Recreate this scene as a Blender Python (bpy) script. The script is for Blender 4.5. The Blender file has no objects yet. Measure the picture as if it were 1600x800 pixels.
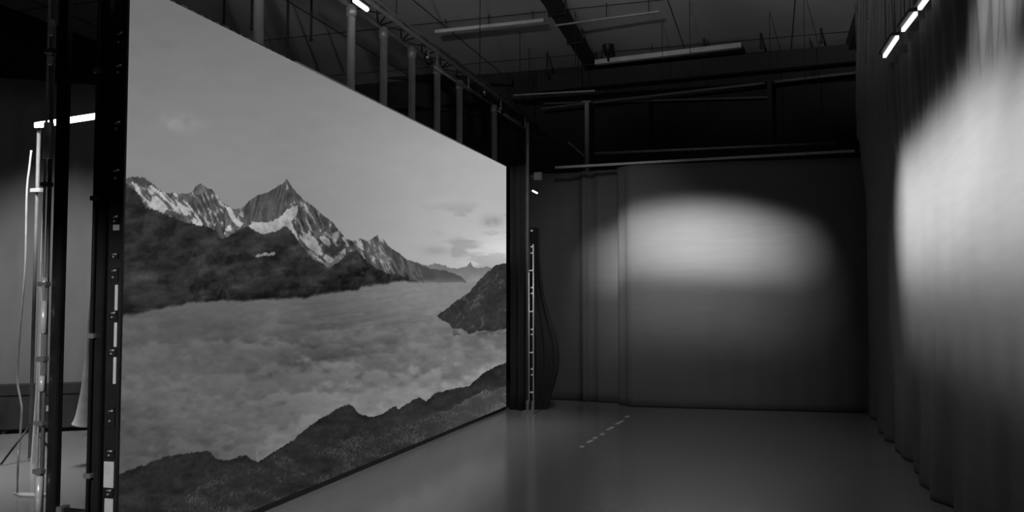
import bpy, bmesh, math, random
import numpy as np
from mathutils import Vector, Matrix
random.seed(4)
SC = bpy.context.scene
COL = SC.collection
PI = math.pi

# ------------------------------------------------------------------ camera
YAW, PITCH, FPX = math.radians(17.0), math.atan(65 / 1321.0), 1321.0
cam = bpy.data.cameras.new('camera'); cam.sensor_width = 36; cam.lens = FPX / 1600 * 36
cam.clip_start = 0.05; cam.clip_end = 100
co = bpy.data.objects.new('camera', cam); COL.objects.link(co)
co.location = (0, 0, 1.6); co.rotation_euler = (PI / 2 + PITCH, 0, YAW)
SC.camera = co
# ------------------------------------------------------------------ world, exposure
w = bpy.data.worlds.new('world'); SC.world = w; w.use_nodes = True
w.node_tree.nodes['Background'].inputs[0].default_value = (1, 1, 1, 1)
w.node_tree.nodes['Background'].inputs[1].default_value = 0.0
SC.view_settings.view_transform = 'Standard'; SC.view_settings.look = 'None'
SC.view_settings.exposure = 0; SC.view_settings.gamma = 1; SC.view_settings.use_curve_mapping = False

# ------------------------------------------------------------------ unseen lamps: curtain washes, plus fills added to brighten single parts
def spot(loc, tgt, power, deg, blend, size=0.08):
    l = bpy.data.lights.new('spotlight', 'SPOT'); l.energy = power; l.spot_size = math.radians(deg)
    l.spot_blend = blend; l.shadow_soft_size = size
    o = bpy.data.objects.new('spotlight', l); COL.objects.link(o); o.location = loc
    o.rotation_euler = (Vector(tgt) - Vector(loc)).to_track_quat('-Z', 'Y').to_euler()
    return o
def area(loc, tgt, power, sx, sy, spread=180):
    l = bpy.data.lights.new('fill_area', 'AREA'); l.energy = power; l.shape = 'RECTANGLE'; l.size = sx; l.size_y = sy; l.spread = math.radians(spread)
    o = bpy.data.objects.new('fill_area', l); COL.objects.link(o); o.location = loc
    o.rotation_euler = (Vector(tgt) - Vector(loc)).to_track_quat('-Z', 'Y').to_euler()
    return o
def rig(src, tgt, zt, zb, power, blend):       # one theatre lamp whose beam spans heights zb..zt on the curtain
    h = math.hypot(tgt[0] - src[0], tgt[1] - src[1]); a1 = math.atan2(src[2] - zt, h); a0 = math.atan2(src[2] - zb, h); m = (a0 + a1) / 2
    spot(src, (tgt[0], tgt[1], src[2] - h * math.tan(m)), power, math.degrees(a0 - a1), blend)
# row washing the back curtain: the oval pool
for k_ in range(11):
    x_ = -2.45 + k_ * .28; e_ = (x_ + 1.02) / 1.45
    rig((x_, 5.6, 5.75), (x_, 12.6), 3.17 - .30 * e_ * e_, 1.6, 3300 * math.exp(-(1.15 * e_) ** 2), 1.0)
    if k_ % 2: rig((x_, 5.6, 5.75), (x_, 12.6), 3.1 - .2 * e_ * e_, .5, 850 * math.exp(-e_ ** 2), 1.0)
    if k_ in (2, 5, 8): rig((x_, 5.6, 5.75), (x_, 12.6), 2.6, -1.2, 210, 1.0)
spot((-1.0, 6.0, 5.75), (-2.55, 12.9, 1.9), 420, 30, 1.0)  # added wide spot, lifts the narrow curtain at the back left
spot((-1.6, 8.0, 5.75), (-3.21, 11.4, 1.1), 260, 16, 1.0)              # added spot that brightens the ladder tower
# row washing the right curtain
for k_ in range(17):
    y_ = 4.3 + k_ * .30
    zt = 2.97 + .25 * min(1, max(0, (y_ - 4.6) / 1.6))
    rig((-2.9, y_, 5.75), (1.26, y_), zt, 1.45, 1950, 1.0)
    if k_ % 2: rig((-2.9, y_, 5.75), (1.26, y_), zt, .75, 1300, 1.0)
for y_ in (4.6, 6.2, 7.8, 9.4): rig((-2.9, y_, 5.75), (1.26, y_), 2.9, -.2, 200, 1.0)
area((-3.15, 7.3, 5.9), (-3.15, 7.3, 0), 13, .3, 7.5, 26)  # added overhead strip, brightens the floor along the video wall
spot((0.1, 2.0, 5.6), (1.26, 5.25, 3.25), 3400, 14, 1.0)                # added spot, grazes the gathered folds to draw streaks
area((-1.2, 7.0, 5.9), (-1.2, 7.0, 0), 11, 3.0, 8.0, 80)             # added soft overhead fill for the floor
area((-7.0, 6.0, 5.9), (-7.0, 6.0, 0), 42, 1.0, 3.0, 45)  # added fill over the floor at the far left
spot((-6.0, 4.6, 5.3), (-8.4, 8.5, 1.1), 1700, 38, 1.0)             # unseen spot put in to light the grey curtain far left
spot((-3.0, 0.4, 2.4), (-3.95, 4.1, 1.0), 360, 34, 0.8)             # added spot, whitens the pale plates at the video wall's near end
for x_, p_ in ((-6.5, 900), (-3.2, 1000), (-0.2, 1100), (2.2, 1500)):                # fills added behind the camera to lift the ceiling a little
    spot((-1.2, -1.5, 3.0), (x_, 12.5, 6.9), p_, 24, 1.0)

# ------------------------------------------------------------------ measuring helpers: photograph pixel -> place
CP = np.array([0, 0, 1.6])
FW = np.array([-math.sin(YAW) * math.cos(PITCH), math.cos(YAW) * math.cos(PITCH), math.sin(PITCH)])
RT = np.array([math.cos(YAW), math.sin(YAW), 0.0]); UP = np.cross(RT, FW)
def ray(x, y): return FW + RT * (x - 800) / FPX + UP * (400 - y) / FPX
def onx(x, y, X): d = ray(x, y); return CP + d * X / d[0]
def ony(x, y, Y): d = ray(x, y); return CP + d * Y / d[1]
def onz(x, y, Z): d = ray(x, y); return CP + d * (Z - 1.6) / d[2]

# ------------------------------------------------------------------ materials
def mat(name, g, rough=0.6, metal=0.0, spec=0.5, noise=None, bump=None, emit=0.0):
    m = bpy.data.materials.new(name); m.use_nodes = True; nt = m.node_tree; b = nt.nodes['Principled BSDF']
    b.inputs['Base Color'].default_value = (g, g, g, 1); b.inputs['Roughness'].default_value = rough
    b.inputs['Metallic'].default_value = metal; b.inputs['Specular IOR Level'].default_value = spec
    tc = nt.nodes.new('ShaderNodeTexCoord')
    if noise:                                   # (scale, low grey, high grey, stretch)
        n = nt.nodes.new('ShaderNodeTexNoise'); n.inputs['Scale'].default_value = noise[0]; n.inputs['Detail'].default_value = 6
        mp = nt.nodes.new('ShaderNodeMapping'); mp.inputs['Scale'].default_value = noise[3] if len(noise) > 3 else (1, 1, 1)
        nt.links.new(tc.outputs['Object'], mp.inputs[0]); nt.links.new(mp.outputs[0], n.inputs['Vector'])
        r = nt.nodes.new('ShaderNodeValToRGB'); r.color_ramp.elements[0].position = 0.3; r.color_ramp.elements[1].position = 0.7
        r.color_ramp.elements[0].color = (noise[1],) * 3 + (1,); r.color_ramp.elements[1].color = (noise[2],) * 3 + (1,)
        nt.links.new(n.outputs['Fac'], r.inputs[0]); nt.links.new(r.outputs[0], b.inputs['Base Color'])
    if bump:                                    # (scale, strength, stretch)
        n2 = nt.nodes.new('ShaderNodeTexNoise'); n2.inputs['Scale'].default_value = bump[0]; n2.inputs['Detail'].default_value = 4
        mp = nt.nodes.new('ShaderNodeMapping'); mp.inputs['Scale'].default_value = bump[2] if len(bump) > 2 else (1, 1, 1)
        nt.links.new(tc.outputs['Object'], mp.inputs[0]); nt.links.new(mp.outputs[0], n2.inputs['Vector'])
        bp = nt.nodes.new('ShaderNodeBump'); bp.inputs['Strength'].default_value = bump[1]; bp.inputs['Distance'].default_value = 0.02
        nt.links.new(n2.outputs['Fac'], bp.inputs['Height']); nt.links.new(bp.outputs[0], b.inputs['Normal'])
    if emit:
        b.inputs['Emission Color'].default_value = (1, 1, 1, 1); b.inputs['Emission Strength'].default_value = emit
    return m
M = dict(
    floor=mat('polished_concrete', 0.2, 0.18, 0, 1.0, noise=(0.6, 0.185, 0.215)),
    ceiling=mat('ceiling_panels', 0.5, 0.9, noise=(0.7, 0.44, 0.56)),
    wall=mat('dark_painted_wall', 0.025, 0.85, noise=(0.8, 0.02, 0.03)),
    left_drape=mat('pale_grey_curtain', 0.12, 0.95, 0, 0.05, noise=(1.5, 0.11, 0.13, (3, 3, 1))),
    drape=mat('grey_wool_curtain', 0.10, 0.95, 0, 0.05, noise=(1.5, 0.096, 0.104, (1, 1, 12)), bump=(60, 0.05, (1, 1, 3))),
    black_drape=mat('black_velvet', 0.03, 0.95, 0, 0.1, noise=(3, 0.022, 0.04, (1, 1, .1))),
    black=mat('black_powder_coat', 0.015, 0.45, 0, 0.4, noise=(8, 0.012, 0.02)),
    black_gloss=mat('black_gloss_steel', 0.02, 0.25, 0.0, 0.5, noise=(5, 0.015, 0.025)),
    steel=mat('dull_steel', 0.32, 0.45, 0.5, 0.5, noise=(12, 0.26, 0.36)),
    grey_tube=mat('grey_tube_paint', 0.3, 0.6, 0.1, 0.4, noise=(6, 0.27, 0.33)),
    dark_tube=mat('dark_tube_paint', 0.1, 0.6, 0.1, 0.4, noise=(6, 0.08, 0.12)),
    alu=mat('bright_aluminium', 0.8, 0.3, 0.25, 0.5, noise=(20, 0.72, 0.85)),
    white=mat('white_plastic', 0.8, 0.5, noise=(9, 0.75, 0.85)),
    cloth=mat('pale_cloth', 0.4, 0.9, noise=(9, 0.33, 0.45)),
    tape=mat('pale_tape', 0.55, 0.5, noise=(15, 0.45, 0.6)),
    pale=mat('pale_batten_paint', 0.55, 0.6, noise=(4, 0.45, 0.6)),
    duct=mat('dark_duct_paint', 0.02, 0.8, noise=(4, 0.012, 0.03)),
    tube_on=mat('lit_tube', 0.9, 0.4, emit=3.0),
    led_on=mat('lit_indicator', 0.9, 0.4, emit=1.0),
)

M['floor'].node_tree.nodes['Principled BSDF'].inputs['IOR'].default_value = 2.4
# ------------------------------------------------------------------ mesh helpers
class MB:
    def __init__(s): s.bm = bmesh.new()
    def box(s, a, b, bev=0.0):
        a = Vector(a); b = Vector(b); c = (a + b) / 2; d = b - a
        r = bmesh.ops.create_cube(s.bm, size=1, matrix=Matrix.Translation(c) @ Matrix.Diagonal((abs(d.x), abs(d.y), abs(d.z), 1)))
        if bev:
            ed = {e for v in r['verts'] for e in v.link_edges}
            bmesh.ops.bevel(s.bm, geom=list(ed), offset=bev, segments=2, affect='EDGES', clamp_overlap=True)
        return s
    def tube(s, a, b, r, r2=None, seg=14):
        a = Vector(a); b = Vector(b); d = b - a; q = d.to_track_quat('Z', 'Y').to_matrix().to_4x4()
        bmesh.ops.create_cone(s.bm, cap_ends=True, segments=seg, radius1=r, radius2=r if r2 is None else r2, depth=d.length,
                              matrix=Matrix.Translation((a + b) / 2) @ q)
        return s
    def beam(s, a, b, wd, ht):                    # rectangular bar between two points
        a = Vector(a); b = Vector(b); d = b - a
        q = d.to_track_quat('Y', 'Z').to_matrix().to_4x4()
        bmesh.ops.create_cube(s.bm, size=1, matrix=Matrix.Translation((a + b) / 2) @ q @ Matrix.Diagonal((wd, d.length, ht, 1)))
        return s
    def ball(s, c, r):
        bmesh.ops.create_icosphere(s.bm, subdivisions=2, radius=r, matrix=Matrix.Translation(c)); return s
    def prism(s, pts, z0, z1):
        lo = [s.bm.verts.new((p[0], p[1], z0)) for p in pts]; hi = [s.bm.verts.new((p[0], p[1], z1)) for p in pts]
        s.bm.faces.new(lo); s.bm.faces.new(hi)
        for i in range(len(pts)): j = (i + 1) % len(pts); s.bm.faces.new((lo[i], lo[j], hi[j], hi[i]))
        bmesh.ops.recalc_face_normals(s.bm, faces=s.bm.faces[:]); return s
    def sweep(s, pts, r, seg=8):                  # round cable through points
        P = [Vector(p) for p in pts]; rings = []
        for i, p in enumerate(P):
            d = (P[min(i + 1, len(P) - 1)] - P[max(i - 1, 0)]).normalized()
            x = d.cross(Vector((0, 1, 0.001))).normalized(); y = d.cross(x).normalized()
            rr = r[i] if isinstance(r, (list, tuple)) else r
            rings.append([s.bm.verts.new(p + (x * math.cos(t) + y * math.sin(t)) * rr) for t in [2 * PI * k / seg for k in range(seg)]])
        for a, b in zip(rings, rings[1:]):
            for k in range(seg): s.bm.faces.new((a[k], a[(k + 1) % seg], b[(k + 1) % seg], b[k]))
        s.bm.faces.new(rings[0]); s.bm.faces.new(rings[-1])
        bmesh.ops.recalc_face_normals(s.bm, faces=s.bm.faces[:]); return s
    def build(s, name, m, parent=None, smooth=False):
        me = bpy.data.meshes.new(name); s.bm.to_mesh(me); s.bm.free(); me.materials.append(m)
        if smooth:
            me.polygons.foreach_set('use_smooth', [True] * len(me.polygons))
            me.update()
        o = bpy.data.objects.new(name, me); COL.objects.link(o)
        if parent is not None: o.parent = parent
        return o
def tag(o, label, cat, group=None):
    o['label'] = label; o['category'] = cat
    if group: o['group'] = group
    return o
def thing(name, label, cat, loc=(0, 0, 0), group=None, rz=0):
    o = bpy.data.objects.new(name, None); COL.objects.link(o); o.location = loc; o.rotation_euler = (0, 0, rz)
    return tag(o, label, cat, group)
def struct(o): o['kind'] = 'structure'; return o
def copy_tree(o, parent=None):
    c = o.copy(); COL.objects.link(c)
    if parent is not None: c.parent = parent
    for ch in list(o.children):
        copy_tree(ch, c)
    return c

# ------------------------------------------------------------------ room shell
struct(MB().box((-11, -3, -0.2), (1.7, 16, 0)).build('floor', M['floor']))
cm = MB().box((-11, -3, 6.0), (1.7, 16, 6.2))
cl = struct(cm.build('ceiling', M['ceiling']))
struct(MB().box((-11, 16, 0), (1.7, 16.2, 6)).build('wall_back', M['wall']))
struct(MB().box((-11.2, -3, 0), (-11, 16, 6)).build('wall_left', M['wall']))
struct(MB().box((1.7, -3, 0), (1.9, 16, 6)).build('wall_right', M['wall']))
struct(MB().box((-11, -3.2, 0), (1.7, -3, 6)).build('wall_front', M['wall']))
# panel joints of the ceiling
j = MB()
for y in np.arange(-2, 16, 2.4): j.box((-11, y, 5.992), (1.7, y + 0.012, 6.0))
for x in np.arange(-10.4, 1.7, 1.8): j.box((x, -3, 5.99), (x + 0.012, 16, 6.0))
struct(j.build('trim_1', M['duct']))

# ------------------------------------------------------------------ the picture shown on the video wall
LX, LY0, LY1, LZ0, LZ1 = -3.65, 4.10, 11.65, 0.042, 3.50
def lattice(u, v, seed):
    r = np.random.RandomState(seed).rand(256, 256)
    iu = np.floor(u).astype(int); iv = np.floor(v).astype(int); fu = u - iu; fv = v - iv
    fu = fu * fu * (3 - 2 * fu); fv = fv * fv * (3 - 2 * fv)
    a = r[iu % 256, iv % 256]; b = r[(iu + 1) % 256, iv % 256]; c = r[iu % 256, (iv + 1) % 256]; d = r[(iu + 1) % 256, (iv + 1) % 256]
    return (a * (1 - fu) + b * fu) * (1 - fv) + (c * (1 - fu) + d * fu) * fv
def fbm(u, v, seed, oct=5, gain=0.5):
    s = 0; a = 1; t = 0
    for k in range(oct): s = s + a * lattice(u * 2 ** k + 17.3 * k, v * 2 ** k + 9.1 * k, seed + k); t += a; a *= gain
    return s / t
def ridged(u, v, seed, oct=5, gain=0.55):
    s = 0; a = 1; t = 0
    for k in range(oct): s = s + a * (1 - abs(2 * lattice(u * 2 ** k + 7.7 * k, v * 2 ** k + 3.1 * k, seed + k) - 1)); t += a; a *= gain
    return s / t
def poly(x, y, pts):
    ins = np.zeros(x.shape, bool); n = len(pts)
    for i in range(n):
        x0, y0 = pts[i]; x1, y1 = pts[(i + 1) % n]
        if y0 == y1: continue
        c = ((y0 > y) != (y1 > y)) & (x < (x1 - x0) * (y - y0) / (y1 - y0) + x0); ins ^= c
    return ins
def line(x, pts): return np.interp(x, [p[0] for p in pts], [p[1] for p in pts])
def sstep(a, b, x): t = np.clip((x - a) / (b - a), 0, 1); return t * t * (3 - 2 * t)
RIDGE = [(185,280),(197,279),(203,277),(225,277),(232,283),(250,297),(262,302),(280,303),(300,300),(306,292),(314,287),(322,293),(332,297),(345,314),(357,322),(362,327),(376,326),(385,318),(392,312),(405,305),(420,300),(432,292),(441,288),(448,281),(456,292),(465,303),(478,315),(490,322),(505,337),(520,348),(530,360),(540,374),(552,377),(562,372),(575,376),(590,368),(598,373),(608,385),(620,393),(635,405),(650,415),(700,460)]
DARK = [(185,283),(196,285),(212,300),(228,324),(245,329),(262,337),(290,348),(325,354),(340,364),(346,375),(355,370),(375,358),(388,354),(400,363),(412,367),(430,363),(445,355),(455,360),(468,378),(480,395),(490,405),(505,412),(515,420),(530,408),(545,393),(558,391),(570,405),(590,420),(605,427),(620,429),(640,437),(660,441),(700,460)]
BASE = [(185,494),(210,492),(230,487),(270,479),(300,472),(350,470),(400,468),(440,468),(475,466),(495,459),(520,456),(558,453),(565,446),(605,443),(612,440),(660,441),(728,441),(800,441)]
FAR = [(560,425),(635,408),(650,409),(658,412),(668,415),(680,411),(692,414),(705,420),(720,418),(729,417),(735,410),(741,418),(750,419),(760,416),(766,418),(775,421),(800,428)]
MIDR = [(600,400),(640,407),(655,412),(672,420),(695,422),(712,428),(722,433),(729,440),(731,446)]
SLOPE = [(683,494),(697,484),(715,468),(728,461),(741,449),(752,436),(763,424),(775,413),(783,413),(800,408),(800,516),(790,514),(775,517),(760,515),(745,518),(733,522),(722,514),(708,514),(700,504),(690,500)]
FORE = [(180,744),(200,735),(230,725),(255,715),(280,710),(300,707),(322,704),(331,708),(340,717),(352,719),(365,718),(372,713),(385,712),(392,719),(403,721),(420,710),(445,696),(460,686),(464,681),(480,668),(500,655),(515,647),(530,637),(545,632),(553,636),(560,646),(575,651),(585,650),(600,645),(610,638),(619,634),(622,640),(640,628),(656,620),(666,627),(680,615),(700,609),(720,605),(735,602),(745,592),(760,581),(775,573),(800,562)]
NEARR = [(180,850),(250,800),(275,784),(300,768),(325,752),(350,741),(380,730),(403,722),(440,705),(480,694),(540,688),(580,672),(640,664),(700,640),(740,618),(800,600)]
def c0(x, y): return fbm(x / 8, y / 4.5, 99, 4)
def cloud_sea(x, y):
    """soft rounded billows, farthest first, gathered in a raster of the picture"""
    X0, Y0, W, H = 160, 400, 660, 420
    gx, gy = np.meshgrid(np.arange(W) + X0 + .0, np.arange(H) + Y0 + .0)
    base = 80 + 30 * sstep(480, 720, gx) * sstep(650, 450, gy) + 18 * sstep(530, 445, gy) - 12 * sstep(600, 700, gy) * sstep(500, 300, gx)
    base = base - 16 * np.exp(-((gy - 548) / 24.) ** 2 - ((gx - 510) / 120.) ** 2) + 16 * (fbm(gx / 70, gy / 28, 140, 3) - .5)
    wob = (fbm(gx / 17, gy / 10, 141, 4) - .5) * 1.3
    out = base.copy(); r = np.random.RandomState(12)
    B = []
    for k in range(1500):
        cy = 436 + 390 * r.rand() ** 1.25; cx = X0 + W * r.rand(); yn = 465 + (cy - 465) * 700 / (1203 - cx)
        rx = (9 + .36 * max(0, cy - 440)) * (.5 + r.rand() ** 2 * 1.3)
        B.append((cy, cx, rx, rx * (.21 + .13 * sstep(470, 650, cy)), r.rand()))
    B.sort()
    for cy, cx, rx, ry, q in B:
        i0, i1 = int(max(0, cy - ry * 1.7 - Y0)), int(min(H, cy + ry * 1.7 - Y0 + 1)); j0, j1 = int(max(0, cx - rx * 1.6 - X0)), int(min(W, cx + rx * 1.6 - X0 + 1))
        if i0 >= i1 or j0 >= j1: continue
        sx = gx[i0:i1, j0:j1]; sy = gy[i0:i1, j0:j1]
        nx = (sx - cx) / rx; ny = (sy - cy - .16 * (cx - sx)) / ry
        d = np.sqrt(nx * nx + ny * ny) + wob[i0:i1, j0:j1]
        al = sstep(1.08, .45, d) * .72
        am = (7 + 24 * sstep(470, 580, cy)) * (.45 + .55 * sstep(230, 480, cx)) * (.5 + q)
        val = base[i0:i1, j0:j1] + am * (-1.1 * ny + .25 * nx) + (q - .5) * 5
        out[i0:i1, j0:j1] = out[i0:i1, j0:j1] * (1 - al) + val * al
    fx = np.clip(x - X0, 0, W - 1.01); fy = np.clip(y - Y0, 0, H - 1.01); ix = fx.astype(int); iy = fy.astype(int); fx = fx - ix; fy = fy - iy
    return (out[iy, ix] * (1 - fx) + out[iy, ix + 1] * fx) * (1 - fy) + (out[iy + 1, ix] * (1 - fx) + out[iy + 1, ix + 1] * fx) * fy
def paint(x, y, u, v):
    n1 = fbm(x / 14, y / 14, 3) - .5; n2 = fbm(x / 14 + 50, y / 14 + 50, 13) - .5
    fine = fbm(x / 3.5, y / 3.5, 21, 4) - .5
    j = n1 * 5 + fine * 3
    # sky
    g = 108 + 26 * sstep(-50, 330, y + 0.15 * (x - 200)) + 52 * sstep(430, 800, x) * sstep(-50, 420, y) + 30 * np.exp(-((x - 785) / 45.) ** 2 - ((y - 392) / 28.) ** 2)
    g = g + 20 * np.exp(-((x - 283) / 32.) ** 2 - ((y - 190) / 15.) ** 2) * (0.6 + n1 * 1.6) + 5 * (fbm(x / 90, y / 35, 5) - .5)
    cl = sstep(.5, .72, fbm(x / 45, y / 14, 31)); g = g - 30 * cl * sstep(620, 760, x) * sstep(300, 350, y) + 5 * (fbm(x / 26, y / 12, 33) - .5)
    g = g - 30 * np.exp(-((x - 768) / 16.) ** 2 - ((y - 346) / 9.) ** 2) * (.6 + 2 * n1) - 20 * np.exp(-((x - 682) / 22.) ** 2 - ((y - 392) / 7.) ** 2)
    # distant ridges
    f = y > line(x, FAR) + fine * 4
    g = np.where(f, 112 + 26 * sstep(415, 445, y) + 18 * n1, g)
    f = (y > line(x, MIDR) + fine * 3) & (x < 731) & (y < 442 + n1 * 4)
    g = np.where(f, 72 + 22 * n2 + 20 * sstep(430, 442, y), g)
    # snow mountains
    rk = ridged(x / 20 + y / 60, y / 46 - x / 90, 41); rk2 = ridged(x / 9 - y / 24, y / 20, 51, 4)
    rock = 58 + 90 * (rk2 - .45) * (rk > .45) + 40 * (rk - .5) + 16 * fine
    sn = sstep(.56, .68, .6 * rk + .4 * rk2 + .3 * n1) * (1 - .75 * sstep(596, 625, x)) * sstep(40, 8, y - line(x, RIDGE) - 18)
    lit = 150 + 50 * n1 + 30 * fine
    d_ridge = y - line(x, RIDGE)
    mtn = rock * (1 - .65 * sn * sstep(470, 540, x)) + lit * .65 * sn * sstep(470, 540, x)
    mtn = np.where((x > 378) & (x < 475) & (y < 350), 66 + 60 * (ridged(x / 5 + y / 18, y / 30, 61, 4) - .5) + 14 * fine, mtn)
    st = ridged((x - .45 * y) / 7, (y + .3 * x) / 26, 151, 4)
    face = ((x > 300) & (x < 352) & (y < 372)) | ((x > 446) & (x < 540) & (y < 362))
    mtn = np.where(face, 64 + 95 * (st - .5) + 60 * sstep(.74, .86, st) + 12 * fine, mtn)
    mtn = np.where(x > 540, 66 + 95 * (st - .5) + 55 * sstep(.72, .84, st) * sstep(625, 590, x) - 10 * sstep(590, 620, x) + 12 * fine, mtn)
    xx = x + 5 * n1 + 5 * fine; yy = y + 5 * n2 + 5 * fine
    for P, val in (([(204,284),(222,290),(235,289),(250,299),(276,301),(290,314),(300,325),(314,344),(322,362),(330,374),(318,360),(300,347),(285,337),(275,330),(262,326),(254,336),(240,330),(226,316),(212,297)], 178),
                   ([(326,330),(336,348),(334,362),(330,350)], 170), ([(302,302),(308,290),(316,288),(322,298),(312,306)], 110),
                   ([(352,322),(361,326),(368,340),(380,346),(377,353),(360,364),(350,368),(352,360),(362,350),(358,336)], 185),
                   ([(370,340),(376,326),(384,325),(380,335),(376,342)], 165),
                   ([(388,352),(398,346),(420,347),(440,338),(452,327),(464,320),(466,330),(455,346),(462,360),(468,376),(456,362),(445,352),(430,362),(412,366),(400,362)], 160),
                   ([(464,358),(478,364),(488,360),(494,372),(514,366),(520,374),(538,372),(545,384),(532,396),(518,410),(500,408),(488,400),(478,388),(468,372)], 140),
                   ([(558,376),(566,380),(568,392),(560,386)], 160), ([(585,392),(600,398),(612,412),(600,408)], 120)):
        m = poly(xx, yy, P); tex = np.clip(val + 70 * n1 + 40 * fine - (95 if val > 161 or val == 140 else 15) * sstep(.60, .74, ridged((x + y) / 44, (y - x) / 13, 145, 4)), 45, 210)
        mtn = np.where(m, tex, mtn)
    m = poly(xx, yy, [(204,277),(228,276),(233,284),(250,297),(262,302),(252,300),(236,289),(225,292),(208,285)])
    mtn = np.where(m, 68 + 40 * n1, mtn)
    g = np.where((d_ridge > j * .8) & (x < 660), mtn, g)
    # dark slopes below
    dk = 43 + 62 * (fbm(x / 34 + y / 60, y / 15, 71, 5, .65) - .5) + 46 * (ridged(x / 24 + 3 * n2, y / 48, 77) - .6) * sstep(250, 320, x) * sstep(360, 410, y) - 9 * sstep(.55, .7, fbm(x / 22, y / 26, 79)) + 10 * fine - 12 * sstep(360, 470, y) * sstep(250, 450, x)
    dk = dk + 14 * np.exp(-((x - 225) / 35.) ** 2 - ((y - 432) / 14.) ** 2) + 16 * np.exp(-((x - 395) / 22.) ** 2 - ((y - 410) / 26.) ** 2)
    sp = poly(xx, yy, [(398,400),(410,396),(428,393),(430,398),(412,400),(402,404)]); dk = np.where(sp, 120 + 60 * fine, dk)
    g = np.where((y > line(x, DARK) + j) & (x < 665), dk, g)
    # sea of cloud
    yn = 465 + (y - 465) * 700 / (1203 - x)                 # height on the screen, as seen from its middle
    a = fbm(x / (50 + .25 * (yn - 440)), 3.6 * np.log(np.clip(yn, 425, None) - 395) + x / 500, 91, 4)
    cloud = cloud_sea(x, y) + 10 * (c0(x, y) - .5)
    cloud = cloud + 16 * np.exp(-((line(x, FORE) - y) / 22.) ** 2) * (x > 400) 
    base = line(x, BASE) + n2 * 7 + fine * 3
    e = sstep(-3, 3, y - base)
    g = np.where(y > base - 3, g * (1 - e) + cloud * e, g)
    s = poly(x + n1 * 4, y + j, SLOPE)
    g = np.where(s, 46 + 24 * (ridged((x + y) / 26, (y - x) / 60, 101) - .5) + 40 * (ridged((x + y * .8) / 12, (y - x) / 40, 103) > .8) * .5 + 18 * fine + 8 * n1, g)
    wsp = np.exp(-((y - 519 + (x - 740) * .1) / 8.) ** 2) * sstep(690, 712, x) * sstep(.45, .62, fbm(x / 9, y / 6, 105)); g = g * (1 - .5 * wsp) + 40 * .5 * wsp
    # foreground hills
    fo = y > line(x, FORE) + j * .9
    h = 34 + 22 * (fbm(x / 30, y / 16, 111) - .5) + 22 * (ridged(x / 18 + y / 30, y / 12, 113) - .5) + 14 * fine
    h = h + 22 * sstep(0, 60, y - line(x, FORE)) * sstep(560, 790, x) - 6 * sstep(12, 0, y - line(x, FORE))
    g = np.where(fo, h, g)
    ne = y > line(x, NEARR) + j * 2
    gr = lattice(x / 1.6, y / 1.4, 121); gr2 = fbm(x / 34, y / 16, 123)
    h2 = 42 + 46 * (gr2 - .5) + 46 * (gr - .5) * sstep(.35, .6, gr2) + 30 * sstep(600, 790, x) + 16 * fine
    g = np.where(ne, h2, g)
    return np.clip(g, 8, 235)
def build_screen(parent):
    nu, nv = 1000, 440
    Y = np.linspace(LY0, LY1, nu + 1); Z = np.linspace(LZ0, LZ1, nv + 1)
    YY, ZZ = np.meshgrid(Y, Z); XX = np.full(YY.shape, LX)
    P = np.stack([XX, YY, ZZ], -1) - CP
    dz = P @ FW; px = 800 + FPX * (P @ RT) / dz; py = 400 - FPX * (P @ UP) / dz       # measured picture co-ordinates
    g = paint(px, py, YY - LY0, ZZ) / 255.
    lin = np.where(g <= .04045, g / 12.92, ((g + .055) / 1.055) ** 2.4)
    verts = np.stack([XX, YY, ZZ], -1).reshape(-1, 3).astype(np.float32)
    idx = np.arange((nu + 1) * (nv + 1)).reshape(nv + 1, nu + 1)
    q = np.stack([idx[:-1, :-1], idx[:-1, 1:], idx[1:, 1:], idx[1:, :-1]], -1).reshape(-1, 4)
    me = bpy.data.meshes.new('screen'); n = len(q)
    me.vertices.add(len(verts)); me.vertices.foreach_set('co', verts.ravel())
    me.loops.add(n * 4); me.loops.foreach_set('vertex_index', q.ravel().astype(np.int32))
    me.polygons.add(n); me.polygons.foreach_set('loop_start', np.arange(0, n * 4, 4, dtype=np.int32))
    me.update(calc_edges=True)
    at = me.color_attributes.new('picture', 'FLOAT_COLOR', 'POINT')
    c4 = np.ones((len(verts), 4), np.float32); c4[:, :3] = lin.reshape(-1, 1); at.data.foreach_set('color', c4.ravel())
    m = bpy.data.materials.new('lit_display'); m.use_nodes = True; nt = m.node_tree; b = nt.nodes['Principled BSDF']
    a = nt.nodes.new('ShaderNodeAttribute'); a.attribute_name = 'picture'
    b.inputs['Base Color'].default_value = (.01, .01, .01, 1); b.inputs['Roughness'].default_value = .7; b.inputs['Specular IOR Level'].default_value = .1
    nt.links.new(a.outputs['Color'], b.inputs['Emission Color']); b.inputs['Emission Strength'].default_value = 1.0
    me.materials.append(m)
    o = bpy.data.objects.new('screen', me); COL.objects.link(o); o.parent = parent
    return o
vw = thing('video_wall', 'large LED video wall showing snowy mountain peaks above a sea of cloud', 'video wall')
build_screen(vw)
MB().box((LX - .10, LY0 - .015, .03), (LX - .004, LY1, LZ1), 0).build('housing', M['black'], vw)
MB().box((LX - .10, LY0 - .02, 0), (LX + .003, LY1 + .0, .040), .002).build('bottom_plinth', M['black'], vw)
MB().box((LX - .03, 5.95, LZ1 + .001), (LX + .004, LY1, LZ1 + .014)).build('edge_highlight', M['alu'], vw)['label'] = 'pale strip standing in for the light on the top edge'  # highlight along the top edge, built as a pale strip
bl = MB()  # small glints on the top edge, shaped as steel blocks
for y in np.arange(4.3, 5.9, .09):
    bl.box((LX - .03, y, LZ1), (LX + .002, y + random.uniform(.02, .06), LZ1 + random.uniform(.006, .016)))
bl.build('edge_glints', M['steel'], vw)
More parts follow.
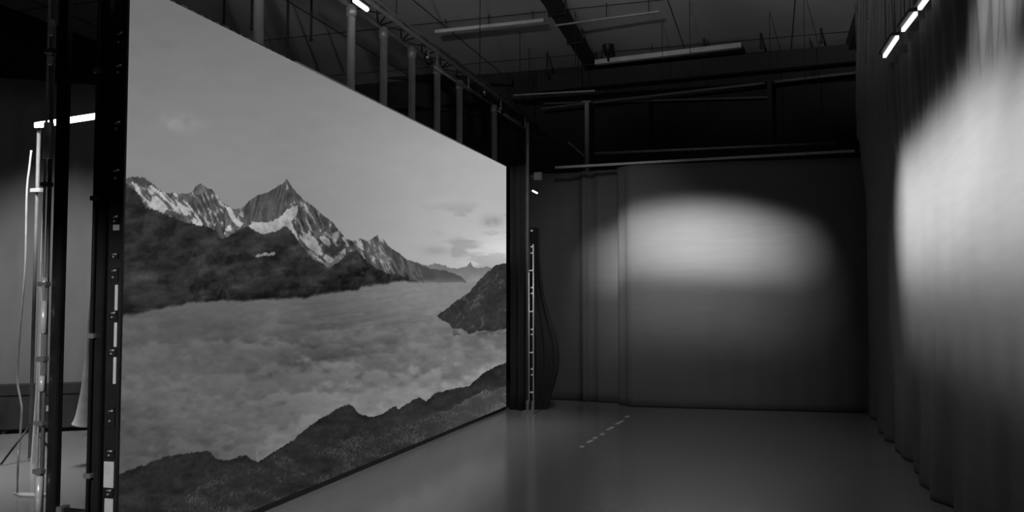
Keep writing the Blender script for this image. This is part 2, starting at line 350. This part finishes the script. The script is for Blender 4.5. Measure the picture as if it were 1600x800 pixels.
MB().box((LX - .006, LY0 - .018, 0.03), (LX + .003, LY0 - .002, LZ1), 0).build('edge_trim', M['black_gloss'], vw)
MB().box((LX - .006, LY1, 0.03), (LX + .004, LY1 + .012, LZ1), 0).build('edge_trim', M['black'], vw)
EY = LY0 - .017
def zat(px, py): return ony(px, py, EY)[2]
for py, pyb in ((48, 76), (100, 120), (188, 208), (262, 286), (336, 350), (396, 404), (418, 440), (486, 500), (545, 556), (635, 668), (702, 716), (764, 777)):
    z1, z0 = zat(184, py), zat(184, pyb); zc = (z0 + z1) / 2; h = (z1 - z0)
    t = MB(); t.box((LX - .085, EY - .008, z0), (LX - .02, EY, z1), .002)
    lt = t.build('latch', M['black_gloss'], vw)
    MB().tube((LX - .06, EY - .01, z1 - h * .25), (LX - .025, EY - .016, z1 - h * .2), .006).ball((LX - .05, EY - .012, z0 + h * .3), .008).build('latch_lever', M['steel'], lt, True)
for py, pyb, wl in ((351, 360, .045), (445, 485, .02), (504, 542, .02), (558, 600, .02), (722, 763, .07), (780, 830, .06)):  # light showing through cabinet gaps, built as pale plates
    z1, z0 = zat(184, py), zat(184, pyb)
    MB().box((LX - .02 - wl, EY - .007, z0), (LX - .02, EY + .001, z1), .002).build('gap_light_plate', M['alu'], vw)['label'] = 'pale plate standing in for light through a side gap'

# ------------------------------------------------------------------ posts and truss behind the video wall
TX, TZ = -3.90, 4.54
YS = [p for p in (5.80, 7.36, 8.09, 8.83, 9.60, 10.38, 11.86)]
POSTL = ['grey steel post behind the video wall, farthest left of the row',
 'faint grey steel post above the video wall beside the lit tube', 'grey steel post, first to the right of the lit tube on the truss',
 'grey steel post, second to the right of the lit tube on the truss', 'grey steel post, third to the right of the lit tube on the truss',
 'grey steel post, fourth to the right of the lit tube on the truss', 'lone grey steel post near the far end of the video wall']
def make_post(h):
    t = thing('support_post', '', 'post', group='steel posts behind the video wall')
    MB().tube((0, 0, .012), (0, 0, h), .04, seg=20).build('tube', M['grey_tube'], t, True)
    MB().box((-.11, -.11, 0), (.11, .11, .012), .002).build('base_plate', M['black'], t)
    MB().tube((0, 0, h - .12), (0, 0, h - .02), .052, seg=20).build('coupler', M['steel'], t, True)
    return t
p0 = make_post(TZ - .07)
for i, y in enumerate(YS):
    p = p0 if i == 0 else copy_tree(p0)
    p.location = (TX, y, 0); p['label'] = POSTL[i]
tr = thing('lighting_truss', 'long dark aluminium lighting truss running on posts above the video wall', 'truss', (TX, 0, TZ))
for dx, dz in ((-.12, 0), (.12, 0), (0, .15)):
    MB().tube((dx, 4.2, dz), (dx, 13.6, dz), .024, seg=12).build('chord', M['steel'], tr, True)
lat = MB(); y = 4.3; k = 0
while y < 13.3:
    a, b = ((-.12, 0), (0, .15)) if k % 2 else ((0, .15), (-.12, 0))
    lat.tube((a[0], y, a[1]), (b[0], y + .3, b[1]), .009, seg=6)
    lat.tube((-a[0], y, a[1]), (-b[0], y + .3, b[1]), .009, seg=6)
    lat.tube((-.12 if k % 2 else .12, y, 0), (.12 if k % 2 else -.12, y + .3, 0), .009, seg=6)
    y += .3; k += 1
lat.build('lacing', M['black_gloss'], tr, True)
for yy in (4.9, 8.4, 11.2, 13.2):
    MB().tube((0, yy, .15), (0, yy, 6.0 - TZ), .006, seg=6).build('hanging_cable', M['black'], tr)
MB().tube((.12, 9.2, -.20), (.12, 10.5, -.20), .018).tube((.12, 9.3, -.20), (.12, 9.3, 0), .01).tube((.12, 10.4, -.20), (.12, 10.4, 0), .01) \
    .build('lower_rail', M['steel'], tr, True)
MB().tube((.12, 11.7, -.20), (.12, 13.2, -.20), .018).tube((.12, 11.8, -.20), (.12, 11.8, 0), .01).tube((.12, 13.1, -.20), (.12, 13.1, 0), .01) \
    .build('lower_rail', M['steel'], tr, True)
# tubes clipped to the truss
for y0, y1, lb in ((7.10, 7.36, 'short lit white tube light clipped under the truss'), (6.7, 7.0, 'lit white tube light cut off by the top edge, on the truss')):
    t = thing('tube_light', lb, 'light', (TX + .17, 0, TZ - .13), group='tube lights on the truss')
    MB().tube((0, y0, 0), (0, y1, 0), .022).build('lamp_tube', M['tube_on'], t, True)
    MB().box((-.05, y0, .018), (.03, y1, .04), .004).tube((-.04, y0 + .08, .03), (-.05, y0 + .08, .125), .008).tube((-.04, y1 - .08, .03), (-.05, y1 - .08, .125), .008).build('housing', M['black'], t)

# small clamps and lamps seen hanging under the truss
for i, (px, py, lb) in enumerate(((669, 92, 'small dark lamp hanging under the truss between the second and third post'),
                                  (757, 146, 'small dark lamp hanging under the truss just left of the lone post'),
                                  (782, 171, 'small dark lamp hanging under the truss just right of the lone post'))):
    c = onx(px, py, TX + .12); t = thing('small_lamp', lb, 'light', tuple(c), group='small lamps under the truss')
    MB().tube((0, -.06, 0), (0, .06, -.02), .035, .045).build('lamp_body', M['black_gloss'], t, True)
    MB().tube((0, 0, .02), (.0, 0, TZ - c[2] - .03), .008).build('clamp', M['steel'], t, True)
    MB().ball((.02, -.068, .0), .016).build('lens', M['alu'], t, True)

# ------------------------------------------------------------------ curtains
def curtain(name, path, z0, z1, fold, m, label, cat='curtain', n=None, nz=40, seed=0, hem=0.012):
    """path: list of plan points; fold(s, t) -> offset along the normal (s metres along, t 0..1 up)"""
    P = [Vector((p[0], p[1])) for p in path]; L = [0]
    for a, b in zip(P, P[1:]): L.append(L[-1] + (b - a).length)
    n = n or int(L[-1] * 45); bm = bmesh.new(); rows = []
    for k in range(nz + 1):
        t = k / nz; row = []
        for i in range(n + 1):
            s = L[-1] * i / n
            q = max(0, min(len(P) - 2, next((a for a in range(len(L) - 1) if s <= L[a + 1] + 1e-6), len(P) - 2)))
            f = (s - L[q]) / (L[q + 1] - L[q]); p = P[q].lerp(P[q + 1], f); d = (P[q + 1] - P[q]).normalized()
            nn = Vector((d.y, -d.x)); o = fold(s, t); p = p + nn * o
            row.append(bm.verts.new((p.x, p.y, z0 + (z1 - z0) * t)))
        rows.append(row)
    for a, b in zip(rows, rows[1:]):
        for i in range(n): bm.faces.new((a[i], a[i + 1], b[i + 1], b[i]))
    me = bpy.data.meshes.new(name); bm.to_mesh(me); bm.free(); me.materials.append(m)
    me.polygons.foreach_set('use_smooth', [True] * len(me.polygons))
    o = bpy.data.objects.new(name, me); COL.objects.link(o)
    md = o.modifiers.new('thick', 'SOLIDIFY'); md.thickness = hem; md.offset = 0
    return tag(o, label, cat)
def smooth_path(pts, it=3):
    for _ in range(it):
        q = [pts[0]]
        for a, b in zip(pts, pts[1:]):
            q += [(a[0] * .75 + b[0] * .25, a[1] * .75 + b[1] * .25), (a[0] * .25 + b[0] * .75, a[1] * .25 + b[1] * .75)]
        q.append(pts[-1]); pts = q
    return pts
rr = np.random.RandomState(8)
ph = rr.rand(12) * 6.28
def fold_back(s, t):
    e = math.exp(-(s / .22) ** 2)
    return .010 * math.sin(s * 7 + ph[0]) * (1 - t) + .05 * e * math.sin(s * 22) + .006 * math.sin(s * 19 + ph[1]) * max(0, 1 - t * 1.5)
curtain('stage_curtain', smooth_path([(-2.18, 12.72), (-2.05, 12.46), (-1.5, 12.5), (0, 12.62), (1.0, 12.72), (1.32, 12.78)], 2), .012, 3.57, fold_back, M['drape'],
        'wide smooth grey curtain across the back under the oval pool of light', nz=30)
def fold_side(s, t):
    a = .05 + .03 * t
    return .035 * math.sin(s * 5 + 1) + .08 * math.exp(-((s - .98) / .06) ** 2) + .03 * math.exp(-((s - 1.22) / .05) ** 2) + .006 * math.sin(s * 23) * t
curtain('stage_curtain', [(-3.75, 12.98), (-2.6, 12.92), (-1.9, 12.86)], .012, 3.57, fold_side, M['drape'],
        'narrow pleated grey curtain at the back left, beside the wide smooth one', n=150, nz=20)
def fold_right(s, t):                        # s runs from the back corner towards the camera
    z = t * 5.7; up = max(0, min(1, (z - 2.95) / .9)); lo = max(0, 1 - z / 1.3)
    w = s - .42 * z
    f = max(0, math.sin(w * 19 + 1.3 * math.sin(w * 3.3))) ** 3 + .45 * max(0, math.sin(w * 31 + 1)) ** 3
    f2 = math.sin(s * 4.3 + 1.2 * math.sin(s * 2.1)) + .7 * math.sin(s * 10.7 + 2)
    return .004 * math.sin(s * 5) + .085 * f * up + .045 * f2 * lo ** 1.3 - .03 * math.exp(-((s - 5.2) / .04) ** 2) * max(0, 1 - abs(z - .9) / .9)
curtain('stage_curtain', smooth_path([(1.30, 12.70), (1.27, 12.4), (1.26, 11), (1.26, 8), (1.26, 4), (1.27, -1.5)], 2), .012, 5.7, fold_right, M['drape'],
        'tall grey curtain along the right wall under the brightest pool of light', n=900, nz=140)
def fold_left(s, t): return .012 * math.sin(s * 8) + .008 * math.sin(s * 21 + 1)
curtain('stage_curtain', [(-10.7, 6.7), (-8.94, 8.05), (-8.1, 8.68), (-7.5, 9.13)], .012, 4.3, fold_left, M['left_drape'],
        'plain grey curtain seen past the posts at the far left', nz=12)
# black masking drape between the wall end and the ladder
def fold_blk(s, t): return .03 * math.sin(s * 42) * (1 - .3 * t)
curtain('masking_drape', [(-3.60, 11.70), (-3.30, 11.54)], .012, 3.5, fold_blk, M['black_drape'],
        'black pleated masking drape between the video wall and ladder', n=50, nz=14, cat='drape')
def fold_b2(s, t): return .03 * math.sin(s * 30) * (1 - t)
bm = bmesh.new()
rows = []
for k in range(21):
    t = k / 20; z = .012 + t * 2.6; wd = .10 + .30 * math.exp(-((z - .75) / .75) ** 2)  # black sheet, widest in its lower part
    rows.append([bm.verts.new((-3.30 + wd * i / 14, 11.72 + .07 * i / 14 + .02 * math.sin(i * 1.4), z)) for i in range(15)])
for a, b in zip(rows, rows[1:]):
    for i in range(14): bm.faces.new((a[i], a[i + 1], b[i + 1], b[i]))
me = bpy.data.meshes.new('masking_drape'); bm.to_mesh(me); bm.free(); me.materials.append(M['black_drape'])
o = bpy.data.objects.new('masking_drape', me); COL.objects.link(o); tag(o, 'black sheet bulging out to the right behind the ladder tower', 'drape')
md = o.modifiers.new('t', 'SOLIDIFY'); md.thickness = .012; md.offset = 0
# curtain rails
t = thing('curtain_rail', 'long pale curtain rail along the top of the back curtains', 'rail', (0, 0, 0))
MB().beam(ony(868, 262, 12.55), ony(1335, 236, 12.62), .05, .035).build('rail_bar', M['steel'], t)
for px in (900, 1080, 1260):
    a = ony(px, 262 - (px - 870) * .056, 12.58); MB().tube(a, (a[0], a[1], 6.0), .005, seg=6).build('hanging_wire', M['black'], t)
t = thing('pipe', 'pale pipe hanging just above and behind the curtain rail', 'pipe', (0, 0, 0))
a, b = ony(930, 240, 13.4), ony(1305, 224, 13.4)
MB().tube(a, b, .022).build('pipe_bar', M['steel'], t, True)
for f in (.3, .75): c = a + (b - a) * f; MB().tube(c, (c[0], c[1], 6.0), .005, seg=6).build('hanging_wire', M['black'], t)

# ------------------------------------------------------------------ ladder tower at the far end of the video wall
lx, ly = -3.225, 11.42
t = thing('ladder_tower', 'tall narrow aluminium ladder tower standing at the far end of the video wall', 'tower', (lx, ly, 0))
MB().tube((-.035, 0, .04), (-.035, 0, 4.08), .022).build('rail', M['dark_tube'], t, True)
MB().tube((.045, 0, .12), (.045, 0, 2.35), .010).build('rail', M['alu'], t, True)
MB().tube((-.012, -.02, .12), (-.012, -.02, 1.95), .007).build('rail', M['alu'], t, True)
zz = [ony(832, p, ly)[2] for p in (610, 585, 576, 551, 523, 516, 486, 458, 450, 430)]
for z in [ony(832, p, ly)[2] for p in (613, 551, 487, 423)]:
    MB().tube((-.02, -.01, z), (.045, -.01, z), .010).ball((.035, -.015, z), .016).build('rung', M['alu'], t, True)
for z in [ony(832, p, ly)[2] for p in (586, 577, 523, 515, 459, 450, 396, 386, 361)]:
    MB().tube((.015, -.015, z), (.04, -.02, z + .01), .011).ball((.035, -.02, z), .014).build('bolt', M['alu'], t, True)
MB().box((-.09, -.10, 0), (.09, .09, .03), .006).tube((-.03, -.03, .03), (-.03, -.03, .17), .022).tube((.05, -.06, .03), (.05, -.04, .17), .022).build('foot', M['steel'], t)
a = ony(835, 300, 11.36)
t = thing('indicator_lamp', 'tiny bright angled lamp clamped high on the ladder tower', 'light', tuple(a))
MB().tube((-.03, 0, .02), (.045, 0, -.02), .014).build('lamp_tube', M['led_on'], t, True)
MB().box((-.07, -.01, .0), (-.03, .05, .04), .004).build('clamp', M['black'], t)
a = ony(840, 276, 11.4)
t = thing('junction_box', 'small grey box mounted on the ladder tower above the tiny lamp', 'box', tuple(a))
MB().box((-.05, -.03, -.05), (.065, .03, .06), .006).build('casing', M['dark_tube'], t)
MB().box((-.10, -.01, -.01), (-.05, .02, .02)).build('bracket', M['black'], t)

# ------------------------------------------------------------------ ceiling: duct, beams, battens, hangers
t = thing('cable_duct', 'dark diagonal duct running away under the ceiling', 'duct')
MB().beam(onz(842, -30, 5.84), onz(931, 113, 5.84), .20, .14).build('duct_body', M['duct'], t)
for py in (15, 60, 95):
    a = onz(842 + (py + 30) * .622, py, 5.84); MB().box((a[0] - .13, a[1] - .03, 5.75), (a[0] + .13, a[1] + .03, 5.765)).box((a[0] - .13, a[1] - .02, 5.765), (a[0] - .115, a[1] + .02, 5.988)).box((a[0] + .115, a[1] - .02, 5.765), (a[0] + .13, a[1] + .02, 5.988)).build('strap', M['black'], t)
def hung_bar(name, label, cat, pa, pb, Y, wd, ht, m, drops=(.1, .5, .9), group=None):
    a, b = ony(*pa, Y), ony(*pb, Y)
    t = thing(name, label, cat, group=group)
    MB().beam(a, b, wd, ht).build('bar', m, t)
    for f in drops:
        c = a + (b - a) * f
        MB().tube((c[0], c[1], c[2] + ht / 2), (c[0], c[1], 6.0), .006, seg=6).build('hanging_rod', M['black'], t)
    return t
hung_bar('ceiling_batten', 'pale batten under the ceiling, between the truss and dark duct', 'batten', (680, 50), (850, 32), 12.3, .06, .05, M['pale'])
hung_bar('ceiling_batten', 'thin pale batten continuing right from the dark duct', 'batten', (868, 40), (1030, 18), 12.3, .03, .025, M['steel'])
hung_bar('ceiling_batten', 'thick pale batten below the hanging spotlight at the far ceiling edge', 'batten', (930, 98), (1158, 71), 14.6, .10, .08, M['pale'], (.05, .4, .78))
hung_bar('ceiling_batten', 'short pale batten just right of the lone post', 'batten', (802, 149), (930, 142), 14.2, .03, .03, M['steel'], (.2, .8))
hung_bar('ceiling_beam', 'wide dark beam below the thick pale batten', 'beam', (840, 132), (1385, 78), 15.0, .12, .30, M['wall'], (.2, .8))
hung_bar('ceiling_beam', 'thin grey beam above the black recess at the back', 'beam', (845, 170), (1352, 112), 15.2, .05, .04, M['dark_tube'], (.15, .85))
hung_bar('ceiling_beam', 'lower faint beam crossing the black recess at the back', 'beam', (850, 162), (1200, 152), 15.6, .04, .03, M['dark_tube'], (.3, .8))
for px, top, bot, lb in ((917, 160, 258, 'grey upright in the black recess, left of the others'),
                         (1010, 155, 238, 'faint upright in the black recess, middle of the three'),
                         (1202, 128, 226, 'faint upright in the black recess, rightmost of the three')):
    a, b = ony(px, top, 14.9), ony(px, bot + 60, 14.9)
    o = MB().beam((a[0], a[1], a[2]), (a[0], a[1], b[2]), .07, .05)
    o.box((a[0] - .08, a[1] - .05, a[2] - .01), (a[0] + .08, a[1] + .05, a[2] + .02))
    tag(o.tube((a[0], a[1], 0), (a[0], a[1], b[2]), .03, seg=8).build('upright', M['grey_tube'] if px < 950 else M['wall']), lb, 'upright', 'uprights in the back recess')
a, b = ony(888, 222, 14.9), ony(913, 244, 14.9)
tag(MB().tube(a, b, .018).build('brace', M['grey_tube'], None, True), 'short diagonal brace left of the grey upright', 'brace')
for px, y0, y1, lb in ((855, -20, 118, 'thin dark hanger rod just left of the dark duct'), (1100, -20, 70, 'thin dark hanger rod above the thick pale batten'),
                       (1189, -20, 74, 'thin dark hanger rod just right of the thick pale batten'), (1283, -20, 66, 'thin dark hanger rod nearest the lit strips')):
    a = ony(px, y1, 14.5); s_ = tag(MB().tube((a[0], a[1], a[2]), (a[0], a[1], 6.0), .016, seg=8).ball((a[0], a[1], a[2]), .03).build('hanger_rod', M['duct'], None, True), lb, 'rod', 'hanger rods under the ceiling')
for px, y1, lb in ((393, 45, 'black hanger rod left of the leftmost post'), (449, 70, 'black hanger rod above the bright edge of the video wall'), (486, 62, 'black hanger rod above the video wall, halfway to the lit tube'), (350, 35, 'black hanger rod nearest the left end above the video wall')):
    a = ony(px, y1, 10.5); tag(MB().tube((a[0], a[1], a[2]), (a[0], a[1], 6.0), .018, seg=8).ball((a[0], a[1], a[2]), .03).build('hanger_rod', M['duct'], None, True), lb, 'rod', 'hanger rods under the ceiling')
# beams over the left of the hall
hung_bar('ceiling_beam', 'dark beam crossing behind the posts above the video wall', 'beam', (500, 112), (800, 128), 15.3, .1, .12, M['wall'], (.3, .8))
hung_bar('ceiling_beam', 'thin dark rail behind the posts, low above the video wall', 'beam', (560, 150), (830, 192), 15.6, .05, .05, M['duct'], (.3, .8))
# hanging spotlight with flared barn doors
a = ony(950, 64, 14.4)
t = thing('theatre_spotlight', 'black theatre spotlight with flared barn doors above the thick pale batten', 'light', tuple(a)); t.scale = (1.6, 1.6, 1.6)
MB().tube((0, 0, -.16), (0, 0, .05), .035, .09).build('lamp_body', M['black'], t, True)
b = MB(); b.prism([(-.15, -.05), (.10, -.05), (.10, .05), (-.15, .05)], .13, .15)
b.tube((0, 0, .05), (0, 0, .13), .10, .14); b.beam((.08, 0, .13), (.22, 0, .22), .08, .012); b.beam((-.08, 0, .12), (-.17, 0, .17), .08, .012)
b.build('barn_door', M['black'], t)
MB().tube((0, 0, .13), (0, 0, (6.0 - a[2]) / 1.6), .008).build('yoke', M['black'], t, True)
MB().tube((0, 0, -.22), (0, 0, -.16), .012).build('stem', M['black'], t, True)
# dark soffit above the right curtain, where the ceiling panels stop
struct(MB().box((1.30, -3, 5.72), (1.70, 15.4, 6.0)).build('trim_2', M['duct']))
struct(MB().box((-11, 15.6, 5.45), (1.7, 16, 6.0)).build('trim_3', M['duct']))

# ------------------------------------------------------------------ strip lights by the right curtain
SL = [((1382, 88), (1402, 58), 'lit strip light by the right curtain, lowest in the photo'),
      ((1411, 47), (1431, 21), 'lit strip light by the right curtain, middle of the three'),
      ((1437, 13), (1457, -14), 'lit strip light by the right curtain, cut by the top edge')]
zS = 3.8
for (pa, pb, lb) in SL:
    a, b = onz(*pa, zS), onz(*pb, zS); c = (a + b) / 2
    t = thing('strip_light', lb, 'light', tuple(c), group='strip lights by the right curtain')
    a, b = a - c, b - c
    MB().beam(a, b, .028, .03).build('diffuser', M['led_on'], t)
    MB().beam(a + np.array([-.012, 0, .03]), b + np.array([-.012, 0, .03]), .07, .03).build('housing', M['black'], t)
    for f in (.15, .85):
        q = a + (b - a) * f; MB().tube((q[0], q[1], .04), (q[0], q[1], 6.0 - c[2]), .005, seg=6).build('hanging_wire', M['black'], t)

# ------------------------------------------------------------------ left foreground: rear supports
def left_tower():
    a = onz(84, 800, 0.3); Y = 4.35
    q = ony(82, 600, Y); X = q[0]
    t = thing('support_column', 'black steel column with chrome tubes, standing left of the video wall end', 'column', (X, Y, 0))
    MB().box((-.004, -.03, 0.012), (.072, .02, 4.9), .006).build('column_body', M['black_gloss'], t)
    MB().box((-.14, -.1, 0), (.14, .14, .012), .002).build('base_plate', M['black'], t)
    MB().tube((-.035, -.03, 0.012), (-.035, -.03, 4.9), .013).build('side_tube', M['steel'], t, True)
    MB().tube((-.055, -.05, 0.012), (-.055, -.05, 4.9), .008).build('side_tube', M['alu'], t, True)
    zf = lambda py: ony(85, py, Y)[2]
    for p0, p1, r in ((36, 60, .018), (92, 105, .02), (195, 250, .030), (434, 448, .02), (470, 520, .02), (586, 610, .018), (742, 800, .022)):
        MB().tube((-.028, -.055, zf(p1)), (-.028, -.055, zf(p0)), r).build('sleeve', M['alu'], t, True)
    for p in (84, 290, 444, 560, 660, 735):
        z = zf(p); MB().box((-.07, -.075, z - .015), (.0, -.03, z + .015), .004).build('clamp', M['steel'], t)
left_tower()
q = ony(160, 600, 4.30)
t = thing('support_column', 'plain black column tight against the rear of the video wall end', 'column', (q[0], 4.30, 0))
MB().box((-.055, -.05, .012), (.035, .05, 4.9), .006).build('column_body', M['black_gloss'], t)
MB().box((-.1, -.12, 0), (.06, .12, .012), .002).build('base_plate', M['black'], t)
MB().tube((-.03, -.065, .012), (-.03, -.065, 4.9), .012).build('side_tube', M['black'], t, True)
for z in (.5, 1.35, 2.2, 3.0): MB().box((-.055, -.085, z), (.0, -.05, z + .03), .004).build('clamp', M['steel'], t)
# braces joining columns to the wall housing
t = thing('cross_tube', 'black tube joining the two columns near the floor', 'tube')
MB().tube((ony(80, 600, 4.35)[0] + .072, 4.37, .25), (q[0] - .055, 4.37, .25), .02).build('tube_body', M['black'], t, True)
for x in (ony(80, 600, 4.35)[0] + .10, q[0] - .078): MB().box((x - .02, 4.33, .22), (x + .02, 4.41, .28), .004).build('end_clamp', M['steel'], t)

# lit bar on a stand
a, b = ony(56, 196, 6.6), ony(153, 181, 6.6)
X0 = ony(50, 400, 6.6)[0]
t = thing('light_stand', 'slim stand with a bright horizontal light bar, left of the columns', 'light', (X0, 6.6, 0))
o_ = np.array([X0, 6.6, 0])
MB().beam(a - o_, b - o_, .04, .05).build('light_bar', M['tube_on'], t)['label'] = 'glowing white light bar'
MB().tube((0, .04, .03), (0, .04, a[2] + .03), .017).build('pole', M['dark_tube'], t, True)
MB().box((-.02, -.0, a[2] - .03), (.05, .06, a[2] + .03), .004).build('bracket', M['black'], t)
zc = ony(50, 297, 6.6)[2]; MB().box((-.055, .0, zc - .025), (.075, .08, zc + .02), .006).build('collar', M['cloth'], t)
for ang in (.3, 2.4, 4.5):
    MB().tube((0, .04, .35), (.28 * math.cos(ang), .04 + .28 * math.sin(ang), .01), .010).build('leg', M['black'], t, True)
# hanging cables and cloth
def cable(name, pts, Y, r, m, label, cat):
    P = [ony(x, y, Y) for x, y in pts]
    # resample smooth
    Q = []
    for i in range(len(P) - 1):
        p0 = P[max(i - 1, 0)]; p1 = P[i]; p2 = P[i + 1]; p3 = P[min(i + 2, len(P) - 1)]
        for k in range(6):
            u = k / 6; Q.append(.5 * ((2 * p1) + (-p0 + p2) * u + (2 * p0 - 5 * p1 + 4 * p2 - p3) * u * u + (-p0 + 3 * p1 - 3 * p2 + p3) * u ** 3))
    Q.append(P[-1]); rad = r if not isinstance(r, list) else [np.interp(i, np.linspace(0, len(Q) - 1, len(r)), r) for i in range(len(Q))]
    return tag(MB().sweep(Q, rad, 10).build(name, m, None, True), label, cat)
cable('hanging_cable', [(49, 235), (46, 262), (42, 300), (40, 400), (37, 450), (31, 520), (27, 590), (32, 625), (34, 645), (30, 700), (29, 722)], 6.60, .010, M['cloth'],
      'pale cable hanging in a slack curve, leftmost of the pale lines', 'cable')
cable('hanging_cable', [(75, 190), (70, 290), (65, 400), (62, 500), (58, 600), (53, 680), (48, 748)], 6.56, [.007, .010, .012, .014], M['white'],
      'thick white cable hanging tight beside the chrome tubes', 'cable')
cable('hanging_cloth', [(151, 186), (151, 320), (149, 380), (146, 440), (141, 500), (138, 560), (135, 610), (131, 650), (129, 664)], 6.6, [.004, .006, .014, .018, .022, .03, .05, .075, .10], M['cloth'],
      'white cloth hanging and widening toward the floor, right of the column', 'cloth')
# low black cases along the left curtain, and a small box
dirv = Vector((.84, .63, 0)).normalized(); nrm = Vector((.63, -.84, 0)).normalized()
for i, lb in ((-1, 'low black flight case by the left curtain, at the frame edge'), (0, 'low black flight case by the left curtain, between the columns'), (1, 'low black flight case by the left curtain, mostly behind the video wall')):
    c = Vector((-8.35, 8.28, 0)) + dirv * (i * 1.25) + nrm * .14
    t = thing('flight_case', lb, 'case', tuple(c), 'flight cases along the left curtain', math.atan2(.63, .84))
    MB().box((-.6, -.1, .05), (.6, .13, .44), .01).build('case_body', M['black'], t)
    MB().box((-.605, -.105, .445), (.605, .135, .57), .01).build('lid', M['black'], t)
    for x in (-.5, .5): MB().tube((x, -.06, .03), (x, .0, .03), .03).tube((x, 0, .04), (x, 0, .055), .03).build('caster', M['black'], t, True)
    MB().box((-.08, -.12, .25), (.08, -.1, .32), .004).build('handle', M['steel'], t)
a = onz(48, 672, 0)
t = thing('equipment_box', 'small black box on the floor in front of the flight cases', 'box', (a[0], a[1] - .60, 0))
MB().box((-.09, -.08, .01), (.09, .08, .22), .01).build('box_body', M['black'], t)
MB().box((-.03, -.09, .13), (.03, -.08, .17)).build('handle', M['black_gloss'], t)
# white foot plate on floor
a = onz(45, 775, 0)
t = thing('foot_plate', 'pale pointed foot plate on the floor at the lower left', 'plate', (a[0], a[1], 0))
MB().prism([(-.16, .0), (-.02, -.07), (.15, -.05), (.15, .06), (-.02, .03)], 0, .02).build('plate_body', M['cloth'], t)
MB().tube((-.12, 0, .02), (-.12, 0, .36), .008).build('pin', M['steel'], t, True)

# ------------------------------------------------------------------ tape dashes on the floor
DS = [((908, 699), (911, 697)), ((918, 692), (925, 688)), ((928, 686), (932, 683)), ((940, 680), (943, 677)), ((949, 672), (958, 667)), ((963, 663), (974, 657)), ((978, 652), (983, 650))]
for i, (a, b) in enumerate(DS):
    lb = ['nearest', 'second nearest', 'third nearest', 'middle', 'third farthest', 'second farthest', 'farthest'][i] + ' pale tape dash of the dashed line on the floor'
    A, B = onz(*a, 0), onz(*b, 0); d = (B - A) / np.linalg.norm(B - A); n = np.array([-d[1], d[0], 0]) * .022
    tag(MB().prism([tuple(A - n)[:2], tuple(B - n)[:2], tuple(B + n)[:2], tuple(A + n)[:2]], 0.0005, .003).build('tape_dash', M['tape']), lb, 'tape', 'tape dashes on the floor')
